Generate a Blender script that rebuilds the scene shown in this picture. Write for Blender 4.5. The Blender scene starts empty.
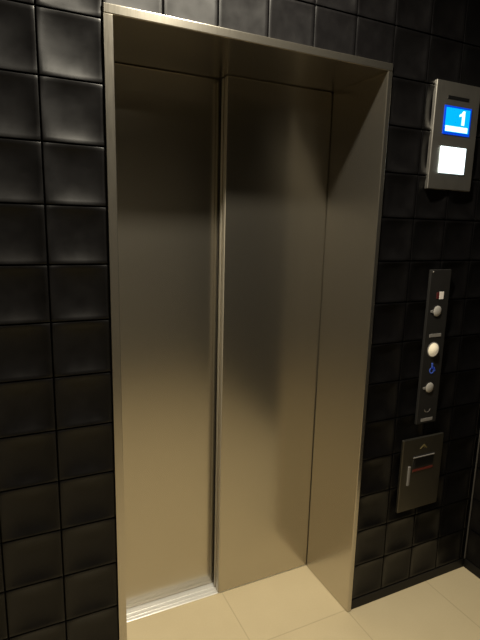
import bpy, bmesh, math
from mathutils import Vector, Matrix
C = bpy.context.scene.collection
PI = math.pi

# ------------------------------------------------------------------ helpers
def obj(name, bm, mats, parent=None, smooth=False, loc=(0, 0, 0)):
    me = bpy.data.meshes.new(name)
    bmesh.ops.recalc_face_normals(bm, faces=bm.faces[:])
    bm.to_mesh(me); bm.free()
    if not isinstance(mats, (list, tuple)): mats = [mats]
    for m in mats: me.materials.append(m)
    if smooth:
        for p in me.polygons: p.use_smooth = True
        if hasattr(me, 'set_sharp_from_angle'): me.set_sharp_from_angle(angle=math.radians(40))
    o = bpy.data.objects.new(name, me); C.objects.link(o)
    o.location = loc
    if parent: o.parent = parent
    return o

def box(bm, x0, x1, y0, y1, z0, z1, bev=0.0, seg=2, mi=0):
    r = bmesh.ops.create_cube(bm, size=1)
    vs = r['verts']
    for v in vs:
        v.co = Vector(((x0 + x1) / 2 + v.co.x * (x1 - x0), (y0 + y1) / 2 + v.co.y * (y1 - y0), (z0 + z1) / 2 + v.co.z * (z1 - z0)))
    fs = {f for v in vs for f in v.link_faces}
    for f in fs: f.material_index = mi
    if bev:
        es = {e for v in vs for e in v.link_edges}
        bmesh.ops.bevel(bm, geom=list(es), offset=bev, segments=seg, affect='EDGES', profile=.5, material=mi)
    return bm

def bx(*a, **k):
    return box(bmesh.new(), *a, **k)

def lathe_y(bm, cx, cz, prof, n=32, mi=0):
    """surface of revolution about an axis along y; prof = [(radius, y)]"""
    rings = []
    for r, y in prof:
        if r < 1e-6: rings.append([bm.verts.new((cx, y, cz))])
        else: rings.append([bm.verts.new((cx + r * math.cos(2 * PI * i / n), y, cz + r * math.sin(2 * PI * i / n))) for i in range(n)])
    for a, b in zip(rings, rings[1:]):
        for i in range(n):
            j = (i + 1) % n
            if len(a) == 1 and len(b) == 1: continue
            if len(a) == 1: f = bm.faces.new((a[0], b[i], b[j]))
            elif len(b) == 1: f = bm.faces.new((a[i], b[0], a[j]))
            else: f = bm.faces.new((a[i], b[i], b[j], a[j]))
            f.material_index = mi
    return bm

def prism_y(bm, pts, y0, y1):
    """extrude an xz polygon between y0 (front) and y1"""
    a = [bm.verts.new((x, y0, z)) for x, z in pts]
    b = [bm.verts.new((x, y1, z)) for x, z in pts]
    bm.faces.new(a); bm.faces.new(b[::-1])
    n = len(pts)
    for i in range(n):
        j = (i + 1) % n
        bm.faces.new((a[i], b[i], b[j], a[j]))
    return bm

def thing(name, label, cat, loc=(0, 0, 0), group=None):
    o = bpy.data.objects.new(name, None); C.objects.link(o)
    o.location = loc; o.empty_display_size = .05
    o['label'] = label; o['category'] = cat
    if group: o['group'] = group
    return o

def struct(name, bm, mats, parent=None, smooth=False):
    o = obj(name, bm, mats, parent, smooth)
    if parent is None: o['kind'] = 'structure'
    return o

# ------------------------------------------------------------------ materials
def mat(name, col, rough=.5, metal=0., emit=None, estr=0., spec=.5, coat=0.):
    m = bpy.data.materials.new(name); m.use_nodes = True
    b = m.node_tree.nodes['Principled BSDF']
    b.inputs['Base Color'].default_value = (*col, 1)
    b.inputs['Roughness'].default_value = rough
    b.inputs['Metallic'].default_value = metal
    b.inputs['Specular IOR Level'].default_value = spec
    b.inputs['Coat Weight'].default_value = coat
    if emit:
        b.inputs['Emission Color'].default_value = (*emit, 1)
        b.inputs['Emission Strength'].default_value = estr
    return m

def noise_rough(m, scale, lo, hi, bump=0., stretch=(1, 1, 1), colvar=None):
    nt = m.node_tree; N = nt.nodes; L = nt.links; b = N['Principled BSDF']
    tc = N.new('ShaderNodeTexCoord'); mp = N.new('ShaderNodeMapping'); mp.inputs['Scale'].default_value = stretch
    nz = N.new('ShaderNodeTexNoise'); nz.inputs['Scale'].default_value = scale; nz.inputs['Detail'].default_value = 5
    L.new(tc.outputs['Object'], mp.inputs['Vector']); L.new(mp.outputs['Vector'], nz.inputs['Vector'])
    mr = N.new('ShaderNodeMapRange'); mr.inputs['From Min'].default_value = .3; mr.inputs['From Max'].default_value = .7
    mr.inputs['To Min'].default_value = lo; mr.inputs['To Max'].default_value = hi
    L.new(nz.outputs['Fac'], mr.inputs['Value']); L.new(mr.outputs['Result'], b.inputs['Roughness'])
    if bump:
        bp = N.new('ShaderNodeBump'); bp.inputs['Strength'].default_value = bump; bp.inputs['Distance'].default_value = .001
        L.new(nz.outputs['Fac'], bp.inputs['Height']); L.new(bp.outputs['Normal'], b.inputs['Normal'])
    if colvar:
        cr = N.new('ShaderNodeMix'); cr.data_type = 'RGBA'
        cr.inputs['A'].default_value = (*colvar[0], 1); cr.inputs['B'].default_value = (*colvar[1], 1)
        L.new(nz.outputs['Fac'], cr.inputs['Factor']); L.new(cr.outputs['Result'], b.inputs['Base Color'])
    return m

def brushed(name, c0, c1, rlo, rhi, aniso=.6, rot=0.):
    m = mat(name, c0, rlo, 1.)
    noise_rough(m, 60, rlo, rhi, bump=0, stretch=(9, 9, .35), colvar=(c0, c1))
    b = m.node_tree.nodes['Principled BSDF']
    b.inputs['Anisotropic'].default_value = aniso
    b.inputs['Anisotropic Rotation'].default_value = rot
    t = m.node_tree.nodes.new('ShaderNodeTangent'); t.direction_type = 'RADIAL'; t.axis = 'Z'
    m.node_tree.links.new(t.outputs['Tangent'], b.inputs['Tangent'])
    return m

M = {}
M['door_steel'] = brushed('brushed_door_steel', (.485, .45, .38), (.525, .49, .415), .20, .235, .3, .25)
M['door_steel'].node_tree.nodes['Principled BSDF'].inputs['Metallic'].default_value = .965
M['frame_steel'] = brushed('brushed_frame_steel', (.51, .475, .41), (.55, .515, .445), .21, .25, .3, .25)
M['frame_steel'].node_tree.nodes['Principled BSDF'].inputs['Metallic'].default_value = .965
M['plate_steel'] = brushed('plate_steel', (.36, .34, .31), (.42, .40, .36), .42, .5, .2, 0)
M['sill_metal'] = mat('sill_aluminium', (.90, .89, .86), .32, .45)
noise_rough(M['sill_metal'], 40, .28, .4, stretch=(.3, 8, 8))
M['tile'] = mat('black_glazed_tile', (.004, .0036, .0038), .38, spec=.31)
noise_rough(M['tile'], 25, .38, .46, bump=.05, colvar=((.0022, .0020, .0023), (.0036, .0032, .0035)))
M['grout'] = mat('black_grout', (.006, .0055, .0055), .9, spec=.2)
noise_rough(M['grout'], 80, .85, .95, bump=.3)
M['skirting'] = mat('black_skirting', (.006, .0055, .0055), .5, spec=.25)
M['plaster'] = mat('dim_plaster', (.10, .095, .085), .8)
noise_rough(M['plaster'], 12, .75, .9, bump=.1, colvar=((.09, .085, .075), (.11, .105, .095)))
M['ceiling'] = mat('ceiling_paint', (.12, .115, .10), .85)
noise_rough(M['ceiling'], 12, .8, .9)
M['edge_metal'] = mat('satin_edge_metal', (.50, .46, .38), .45, .6)
M['plate_dark'] = mat('dark_satin_plate', (.026, .025, .024), .42, .3)
noise_rough(M['plate_dark'], 30, .38, .48)
M['plate_bronze'] = brushed('dim_bronze_plate', (.13, .122, .102), (.165, .153, .128), .42, .52, .2, 0)
M['black_plastic'] = mat('black_plastic', (.006, .006, .006), .35)
M['label_grey'] = mat('engraved_grey_label', (.22, .21, .20), .5)
M['button_metal'] = mat('grey_button', (.50, .48, .45), .4, .2)
M['button_cream'] = mat('lit_cream_button', (.80, .72, .55), .35, emit=(1, .86, .62), estr=.22)
M['white_sign'] = mat('small_white_sign', (.75, .70, .62), .5, emit=(1, .85, .75), estr=.10)
M['red_sign'] = mat('small_red_sign', (.10, .015, .015), .5)
M['blue_sign'] = mat('blue_symbol', (.06, .12, .5), .4, emit=(.10, .2, 1), estr=.06)
M['lcd_edge'] = mat('lcd_edge_blue', (.0, .02, .2), .3, emit=(.0, .06, .75), estr=.8)
M['lcd_blue'] = mat('lcd_field_blue', (.0, .1, .3), .3, emit=(.0, .46, .93), estr=1.0)
M['lcd_white'] = mat('lcd_bright_writing', (.6, .8, .9), .3, emit=(.62, .95, 1), estr=1.35)
M['lit_white'] = mat('lit_white_panel', (.8, .9, .9), .3, emit=(.80, .97, 1), estr=2.2)
M['red_bar'] = mat('dull_red_strip', (.13, .022, .015), .5)
M['yellow_mark'] = mat('dull_yellow_mark', (.16, .13, .05), .5)
M['bulb'] = mat('downlight_lens', (.9, .85, .7), .4, emit=(1, .88, .68), estr=6)
M['lamp_trim'] = mat('downlight_ring', (.5, .48, .44), .4)

# floor: large beige porcelain tiles with faint joints (joints where they are in the place)
def floor_mat():
    m = mat('beige_floor_tile', (.5, .42, .28), .42)
    nt = m.node_tree; N = nt.nodes; L = nt.links; b = N['Principled BSDF']
    g = N.new('ShaderNodeNewGeometry'); sp = N.new('ShaderNodeSeparateXYZ'); L.new(g.outputs['Position'], sp.inputs[0])
    def joint(out, off, pitch, w):
        a = N.new('ShaderNodeMath'); a.operation = 'SUBTRACT'; a.inputs[1].default_value = off; L.new(out, a.inputs[0])
        p = N.new('ShaderNodeMath'); p.operation = 'PINGPONG'; p.inputs[1].default_value = pitch / 2; L.new(a.outputs[0], p.inputs[0])
        s = N.new('ShaderNodeMapRange'); s.interpolation_type = 'SMOOTHSTEP'
        s.inputs['From Min'].default_value = w * .4; s.inputs['From Max'].default_value = w
        s.inputs['To Min'].default_value = 1; s.inputs['To Max'].default_value = 0
        L.new(p.outputs[0], s.inputs['Value']); return s.outputs[0]
    jx = joint(sp.outputs['X'], .513, .45, .0035); jy = joint(sp.outputs['Y'], .008, .45, .0035)
    mx = N.new('ShaderNodeMath'); mx.operation = 'MAXIMUM'; L.new(jx, mx.inputs[0]); L.new(jy, mx.inputs[1])
    n1 = N.new('ShaderNodeTexNoise'); n1.inputs['Scale'].default_value = 5; n1.inputs['Detail'].default_value = 6
    n2 = N.new('ShaderNodeTexNoise'); n2.inputs['Scale'].default_value = 160; n2.inputs['Detail'].default_value = 3
    L.new(g.outputs['Position'], n1.inputs['Vector']); L.new(g.outputs['Position'], n2.inputs['Vector'])
    c1 = N.new('ShaderNodeMix'); c1.data_type = 'RGBA'
    c1.inputs['A'].default_value = (.51, .42, .26, 1); c1.inputs['B'].default_value = (.64, .54, .35, 1)
    ad = N.new('ShaderNodeMath'); ad.operation = 'MULTIPLY_ADD'; ad.inputs[1].default_value = .35; L.new(n2.outputs['Fac'], ad.inputs[0])
    ml = N.new('ShaderNodeMath'); ml.operation = 'MULTIPLY'; ml.inputs[1].default_value = .65; L.new(n1.outputs['Fac'], ml.inputs[0])
    L.new(ml.outputs[0], ad.inputs[2]); L.new(ad.outputs[0], c1.inputs['Factor'])
    c2 = N.new('ShaderNodeMix'); c2.data_type = 'RGBA'; c2.inputs['B'].default_value = (.30, .24, .15, 1)
    L.new(c1.outputs['Result'], c2.inputs['A'])
    f = N.new('ShaderNodeMath'); f.operation = 'MULTIPLY'; f.inputs[1].default_value = .38; L.new(mx.outputs[0], f.inputs[0])
    L.new(f.outputs[0], c2.inputs['Factor']); L.new(c2.outputs['Result'], b.inputs['Base Color'])
    bp = N.new('ShaderNodeBump'); bp.inputs['Strength'].default_value = .3; bp.inputs['Distance'].default_value = .001; bp.invert = True
    L.new(mx.outputs[0], bp.inputs['Height']); L.new(bp.outputs['Normal'], b.inputs['Normal'])
    return m
M['floor'] = floor_mat()

# ------------------------------------------------------------------ sizes (metres)
PX, PZ, Z0 = .1632, .160, .049        # wall tile pitch, height of the skirting
W, H = .976, 2.166                    # outer width and height of the door frame
XR = 1.661                            # right wall
XL, YF, ZC = -1.9, -2.9, 2.72         # left wall, wall behind the camera, ceiling
FL, FR = .0254, .020                  # face widths of left and right jamb
YR, YL = .313, .380                   # front of near and far door panels

# dished tiles over a wall plane, with real relief and open joints
def tile_wall(bm, u0, u1, z0, z1, to_world, uoff, hole=None, n=12, depth=.0135, gap=.0050, back=.016):
    k0 = math.floor((u0 - uoff) / PX + 1e-6)
    u = uoff + k0 * PX
    while u < u1 - 1e-4:
        z = z0
        while z < z1 - 1e-4:
            a0, a1, b0, b1 = u + gap / 2, u + PX - gap / 2, z + gap / 2, z + PZ - gap / 2
            ca0, ca1, cb0, cb1 = max(a0, u0), min(a1, u1), b0, min(b1, z1)
            if hole:
                hx0, hx1, hz1 = hole
                if a1 > hx0 + .01 and a0 < hx1 - .01:
                    cb0 = max(cb0, hz1 + gap / 2)
            if ca1 - ca0 > .012 and cb1 - cb0 > .012:
                grid = []
                for j in range(n + 1):
                    row = []
                    for i in range(n + 1):
                        # denser towards the rims
                        s = .5 - .5 * math.cos(PI * i / n); t = .5 - .5 * math.cos(PI * j / n)
                        uu = ca0 + (ca1 - ca0) * s; zz = cb0 + (cb1 - cb0) * t
                        U = (uu - (a0 + a1) / 2) / ((a1 - a0) / 2); V = (zz - (b0 + b1) / 2) / ((b1 - b0) / 2)
                        d = depth * (.4 if cb0 > b0 + .01 else 1) * (1 - abs(U) ** 2.8) * (1 - abs(V) ** 2.8)
                        e = max(abs(U), abs(V))
                        if e > .985: d += .0016
                        row.append(bm.verts.new(to_world(uu, zz, d)))
                    grid.append(row)
                for j in range(n):
                    for i in range(n):
                        f = bm.faces.new((grid[j][i], grid[j][i + 1], grid[j + 1][i + 1], grid[j + 1][i])); f.material_index = 0; f.smooth = True
                rim = grid[0][:] + [grid[j][n] for j in range(1, n + 1)] + grid[n][n - 1::-1] + [grid[j][0] for j in range(n - 1, 0, -1)]
                cs = [(ca0, cb0)] 
                low = []
                for v in rim:
                    low.append(v)
                # skirt
                bl = []
                def lowv(i, j):
                    s = .5 - .5 * math.cos(PI * i / n); t = .5 - .5 * math.cos(PI * j / n)
                    return bm.verts.new(to_world(ca0 + (ca1 - ca0) * s, cb0 + (cb1 - cb0) * t, back))
                idx = [(i, 0) for i in range(n + 1)] + [(n, j) for j in range(1, n + 1)] + [(i, n) for i in range(n - 1, -1, -1)] + [(0, j) for j in range(n - 1, 0, -1)]
                bl = [lowv(i, j) for i, j in idx]
                q = len(rim)
                for i in range(q):
                    j = (i + 1) % q
                    f = bm.faces.new((rim[i], bl[i], bl[j], rim[j])); f.material_index = 0
            z += PZ
        u += PX

def wall_obj(name, bm, mats):
    me = bpy.data.meshes.new(name)
    bm.to_mesh(me); bm.free()
    for m in mats: me.materials.append(m)
    if hasattr(me, 'set_sharp_from_angle'): me.set_sharp_from_angle(angle=math.radians(50))
    o = bpy.data.objects.new(name, me); C.objects.link(o); o['kind'] = 'structure'
    return o

# back wall (holds the lift doorway)
bm = bmesh.new()
G = .016
box(bm, XL, 0, G, .52, 0, ZC, mi=1)
box(bm, W + .001, XR, G, .52, 0, ZC, mi=1)
box(bm, 0, W + .001, G, .52, H, ZC, mi=1)
box(bm, 0, W + .001, .44, .52, 0, H, mi=1)
tile_wall(bm, XL, 0, Z0, ZC, lambda u, z, d: (u, d, z), 0)
tile_wall(bm, 0, W, Z0, ZC, lambda u, z, d: (u, d, z), 0, hole=(0, W, H))
tile_wall(bm, W + .003, XR, Z0, ZC, lambda u, z, d: (u, d, z), W + .002)
wall_obj('wall_back', bm, [M['tile'], M['grout']])
# right wall, coming towards the viewer
bm = bmesh.new()
box(bm, XR + G, XR + .15, YF, .52, 0, ZC, mi=1)
tile_wall(bm, .0, -YF, Z0, ZC, lambda u, z, d: (XR + d, -u, z), .004, n=8)
bmesh.ops.recalc_face_normals(bm, faces=bm.faces[:])
wall_obj('wall_right', bm, [M['tile'], M['grout']])
struct('wall_left', bx(XL - .1, XL, YF, 0, 0, ZC), M['plaster'])
struct('wall_front', bx(XL - .1, XR + .15, YF - .1, YF, 0, ZC), M['plaster'])
struct('floor', bx(XL - .1, XR + .15, YF - .1, .52, -.08, 0), M['floor'])
ceil = struct('ceiling', bx(XL - .1, XR + .15, YF - .1, .52, ZC, ZC + .1), M['ceiling'])
struct('baseboard_left', bx(XL, -.001, -.0005, .016, 0, Z0 - .003, bev=.0015), M['skirting'])
struct('baseboard_back', bx(W + .002, XR, -.0005, .016, 0, Z0 - .003, bev=.0015), M['skirting'])
struct('baseboard_right', bx(XR - .0005, XR + .016, YF, -.0006, 0, Z0 - .003, bev=.0015), M['skirting'])

struct('trim_1', bx(XR - .007, XR - .0005, -.007, -.0005, Z0, ZC, bev=.002), mat('grey_corner_strip', (.10, .095, .09), .4, .5))  # slim grey strip up the right-hand corner, from skirting to ceiling
# ------------------------------------------------------------------ doorway frame
fr = bpy.data.objects.new('door_1', None); C.objects.link(fr); fr.location = (W / 2, 0, 0); fr['kind'] = 'structure'
fr['label'] = 'brushed steel elevator doorway frame with deep right-hand return in the black tiled wall'
def place(o, root):          # keep world geometry under a root that is not at the origin
    o.location = (-root.location.x, -root.location.y, -root.location.z); o.parent = root; return o
place(obj('left_jamb', bx(0, FL, -.007, .425, 0, H - .0256, bev=.0012), M['frame_steel']), fr)
place(obj('right_jamb', bx(W - FR, W, -.007, YR - .004, 0, H - .0256, bev=.0030), M['frame_steel']), fr)
place(obj('header', bx(0, W, -.007, .43, H - .025, H, bev=.0026), M['frame_steel']), fr)

# sliding panels
def leaf(x0, x1, y0, label, lead=True):
    t = thing('sliding_panel', label, 'elevator door', ((x0 + x1) / 2, y0 + .02, 0))
    place(obj('door_skin', bx(x0, x1, y0, y0 + (.052 if lead else .036), .007, H - .028, bev=.0015), M['door_steel']), t)
    return t
near = leaf(.4965, W - .004, YR, 'right-hand brushed steel elevator door panel, the nearer one overlapping its neighbour')
far = leaf(FL + .001, .55, YL, 'left-hand brushed steel elevator door panel, set farther back behind the bright sill', False)
# folded lip down the leading edge of the near panel: a slim channel
bm = bmesh.new()
box(bm, .4935, .4965, YR + .001, YR + .022, .008, H - .029, bev=.0008)
box(bm, .4935, .4965, YR + .036, YR + .050, .008, H - .029, bev=.0008)
place(obj('edge_lip', bm, M['edge_metal']), near)

# sill
sl = thing('threshold_strip', 'bright grooved aluminium threshold strip on the floor beneath the left elevator door', 'door sill', (W / 2, .35, 0))
prof = [(.316, 0), (.316, .0030), (.318, .0045), (.330, .0045), (.331, .001), (.338, .001), (.339, .0045), (.352, .0045), (.353, .001), (.360, .001), (.361, .0045), (.424, .0045), (.424, 0)]
bm = bmesh.new()
a = [bm.verts.new((FL + .0005, y, z)) for y, z in prof]; b = [bm.verts.new((W - .0205, y, z)) for y, z in prof]
for i in range(len(prof)):
    j = (i + 1) % len(prof); bm.faces.new((a[i], a[j], b[j], b[i]))
bm.faces.new(a); bm.faces.new(b[::-1])
place(obj('sill_plate', bm, M['sill_metal']), sl)

# ------------------------------------------------------------------ floor indicator (upper right)
def frame_bm(x0, x1, z0, z1, y0, y1, w, bev=.0008):
    bm = bmesh.new()
    box(bm, x0, x1, y0, y1, z1 - w, z1, bev); box(bm, x0, x1, y0, y1, z0, z0 + w, bev)
    box(bm, x0, x0 + w, y0, y1, z0 + w, z1 - w, bev); box(bm, x1 - w, x1, y0, y1, z0 + w, z1 - w, bev)
    return bm
ind = thing('floor_indicator', 'grey steel indicator panel with blue floor display and glowing white square', 'floor indicator', (1.298, 0, 1.955))
place(obj('face_plate', bx(1.184, 1.412, -.016, .001, 1.762, 2.147, bev=.0025), M['plate_steel']), ind)
place(obj('speaker_slot', bx(1.243, 1.353, -.0175, -.0155, 2.087, 2.099, bev=.0006), M['black_plastic']), ind)
lcd = place(obj('display', bx(1.231, 1.371, -.0185, -.0155, 1.963, 2.064, bev=.0008), M['lcd_edge']), ind)
def sub(o, p):
    o.parent = p; return o
sub(obj('display_field', bx(1.239, 1.363, -.0195, -.0180, 1.972, 2.057, bev=.0004), M['lcd_blue']), lcd)
sub(obj('caption_strip', bx(1.241, 1.356, -.0203, -.0190, 1.974, 1.993, bev=.0004), M['lcd_white']), lcd)
bm = bmesh.new()   # the figure 1
prism_y(bm, [(1.322, 2.000), (1.336, 2.000), (1.336, 2.051), (1.325, 2.051), (1.319, 2.042), (1.308, 2.037), (1.308, 2.029), (1.322, 2.033)], -.0203, -.0190)
sub(obj('numeral', bm, M['lcd_white']), lcd)
ls = place(obj('lit_square', bx(1.230, 1.362, -.0200, -.0155, 1.823, 1.919, bev=.0015), M['lit_white']), ind)

ind.location.y += .007
# ------------------------------------------------------------------ call panel
cx = 1.295
cp = thing('elevator_call_panel', 'tall narrow black call panel with round buttons between indicator and slotted plate', 'call panel', (cx, 0, 1.13))
place(obj('face_plate', bx(1.244, 1.354, -.012, .001, .806, 1.455, bev=.002), M['plate_dark']), cp)
def button(z, r, m, name='button', dome=.003):
    bm = bmesh.new()
    lathe_y(bm, cx, z, [(r + .004, -.0115), (r + .004, -.0140), (r + .001, -.0145), (r + .001, -.0115)], 36)
    ring = obj(name + '_ring', bm, M['label_grey'] if m is M['button_cream'] else M['plate_dark'], None, True)
    bm = bmesh.new()
    lathe_y(bm, cx, z, [(r, -.0110), (r, -.0150), (r * .93, -.0160), (r * .6, -.0160 - dome * .6), (0, -.0160 - dome)], 36)
    bt = place(obj(name, bm, m, None, True), cp)
    ring.parent = bt
    return bt
b1 = button(1.288, .0215, M['button_metal'])
b2 = button(1.127, .0280, M['button_cream'], dome=.012); b2['label'] = 'large cream lit button'
b3 = button(.965, .0215, M['button_metal'])
for z in (1.288, .965):
    bm = bmesh.new()
    prism_y(bm, [(1.2605, z + .003), (1.2605, z - .004), (1.2725, z - .007), (1.2725, z + .006)], -.0150, -.0112)
    place(obj('pointer', bm, M['label_grey']), cp)
place(obj('white_label', bx(1.299, 1.322, -.0135, -.0115, 1.336, 1.366, bev=.0006), M['white_sign']), cp)
place(obj('red_label', bx(1.284, 1.2985, -.0132, -.0115, 1.338, 1.364, bev=.0006), M['red_sign']), cp)
for z in (1.187, .823):
    place(obj('text_plate', bx(1.266, 1.331, -.0135, -.0115, z - .007, z + .007, bev=.0008), M['label_grey']), cp)
# blue wheelchair symbol
bm = bmesh.new(); zb = 1.047
def ring(bm, x, z, ro, ri, a0, a1, y0=-.0135, y1=-.0115, n=20):
    pts = [(x + ro * math.cos(a0 + (a1 - a0) * i / n), z + ro * math.sin(a0 + (a1 - a0) * i / n)) for i in range(n + 1)]
    pts += [(x + ri * math.cos(a1 + (a0 - a1) * i / n), z + ri * math.sin(a1 + (a0 - a1) * i / n)) for i in range(n + 1)]
    prism_y(bm, pts, y0, y1)
ring(bm, 1.298, zb - .012, .0155, .0105, math.radians(120), math.radians(385))
lathe_y(bm, 1.298, zb + .0225, [(0, -.0135), (.0055, -.0135), (.0055, -.0115)], 16)
prism_y(bm, [(1.2945, zb + .018), (1.3015, zb + .018), (1.3030, zb - .002), (1.3120, zb - .002), (1.3180, zb - .018), (1.3230, zb - .016), (1.3155, zb + .004), (1.2965, zb + .004), (1.2945, zb)], -.0135, -.0115)
bmesh.ops.scale(bm, vec=(.82, 1, .82), space=Matrix.Translation((-1.302, 0, -zb)), verts=bm.verts[:])
place(obj('wheelchair_symbol', bm, M['blue_sign']), cp)
bm = bmesh.new()   # faint engraved ring near the foot of the plate
ring(bm, cx + .002, .872, .017, .0150, math.radians(190), math.radians(350), -.0128)
place(obj('engraved_mark', bm, M['label_grey']), cp)
bm = bmesh.new()
lathe_y(bm, 1.2535, 1.447, [(.0032, -.0115), (.0032, -.0130), (0, -.0140)], 16)
place(obj('screw', bm, M['button_metal']), cp)

# ------------------------------------------------------------------ slotted plate
kp = thing('card_slot_plate', 'dull bronze square plate with dark card slot and red strip below the buttons', 'card slot', (1.30, 0, .577))
place(obj('face_plate', bx(1.183, 1.413, -.012, .001, .413, .743, bev=.0025), M['plate_bronze']), kp)
sb = place(obj('slot_bezel', bx(1.243, 1.362, -.0145, -.0115, .607, .664, bev=.001), M['plate_dark']), kp)
sub(obj('slot_opening', bx(1.255, 1.358, -.0155, -.0140, .618, .652, bev=.0004), M['black_plastic']), sb)
sub(obj('slot_lip', bx(1.243, 1.362, -.0175, -.0140, .656, .660, bev=.0006), M['label_grey']), sb)
place(obj('red_strip', bx(1.246, 1.362, -.0140, -.0115, .592, .603, bev=.001), M['red_bar']), kp)
place(obj('guide_bar', bx(1.219, 1.230, -.0180, -.0115, .535, .622, bev=.001), M['label_grey']), kp)
bm = bmesh.new()
prism_y(bm, [(1.278, .692), (1.284, .692), (1.299, .703), (1.314, .692), (1.320, .692), (1.300, .712)], -.0130, -.0115)
place(obj('arrow_mark', bm, M['yellow_mark']), kp)

# ------------------------------------------------------------------ ceiling downlights
def downlight(x, y, power, col, size=.09, spread=PI):
    bm = bmesh.new()
    n = 32
    def zr(prof, mi=0):
        rings = [[bm.verts.new((x + r * math.cos(2 * PI * i / n), y + r * math.sin(2 * PI * i / n), z)) for i in range(n)] for r, z in prof]
        for a, b in zip(rings, rings[1:]):
            for i in range(n): bm.faces.new((a[i], b[i], b[(i + 1) % n], a[(i + 1) % n]))
        return rings
    zr([(.052, ZC), (.070, ZC - .006), (.078, ZC - .004), (.080, ZC)])
    r = obj('downlight', bm, M['lamp_trim'], ceil, True)
    bm = bmesh.new()
    vs = [bm.verts.new((x + .052 * math.cos(2 * PI * i / n), y + .052 * math.sin(2 * PI * i / n), ZC - .001)) for i in range(n)]
    bm.faces.new(vs)
    obj('lens', bm, M['bulb'], r)
    ld = bpy.data.lights.new('downlight_lamp', 'AREA'); ld.shape = 'DISK'; ld.size = size; ld.energy = power; ld.color = col; ld.spread = spread
    lo = bpy.data.objects.new('downlight_lamp', ld); C.objects.link(lo); lo.location = (x, y, ZC - .008)
    return lo
downlight(.34, -.42, 49, (1, .915, .735), .09, math.radians(172))
downlight(-.3, -2.2, 3.5, (1, .84, .60), .10, math.radians(150))
downlight(.55, -1.5, 4, (1, .86, .66), .10, math.radians(120))


w = bpy.data.worlds.new('World'); bpy.context.scene.world = w; w.use_nodes = True
w.node_tree.nodes['Background'].inputs[0].default_value = (.02, .018, .015, 1)
w.node_tree.nodes['Background'].inputs[1].default_value = .5

# ------------------------------------------------------------------ camera
cam = bpy.data.cameras.new('Camera'); co = bpy.data.objects.new('Camera', cam); C.objects.link(co)
F, PIT, YAW, ROL = 486.197, .44628 * 0 + -.19028, .44628, .02487
f = Vector((math.sin(YAW) * math.cos(PIT), math.cos(YAW) * math.cos(PIT), math.sin(PIT)))
r = f.cross(Vector((0, 0, 1))).normalized(); u = r.cross(f)
r2 = r * math.cos(ROL) + u * math.sin(ROL); u2 = -r * math.sin(ROL) + u * math.cos(ROL)
mtx = Matrix((r2, u2, -f)).transposed().to_4x4(); mtx.translation = Vector((-.26037, -1.41966, 1.60463))
co.matrix_world = mtx
cam.sensor_fit = 'VERTICAL'; cam.sensor_height = 32; cam.lens = F * 32 / 640; cam.clip_start = .02
sc = bpy.context.scene; sc.camera = co
sc.view_settings.view_transform = 'Standard'; sc.view_settings.look = 'None'
sc.view_settings.exposure = 0; sc.view_settings.gamma = 1; sc.view_settings.use_curve_mapping = False
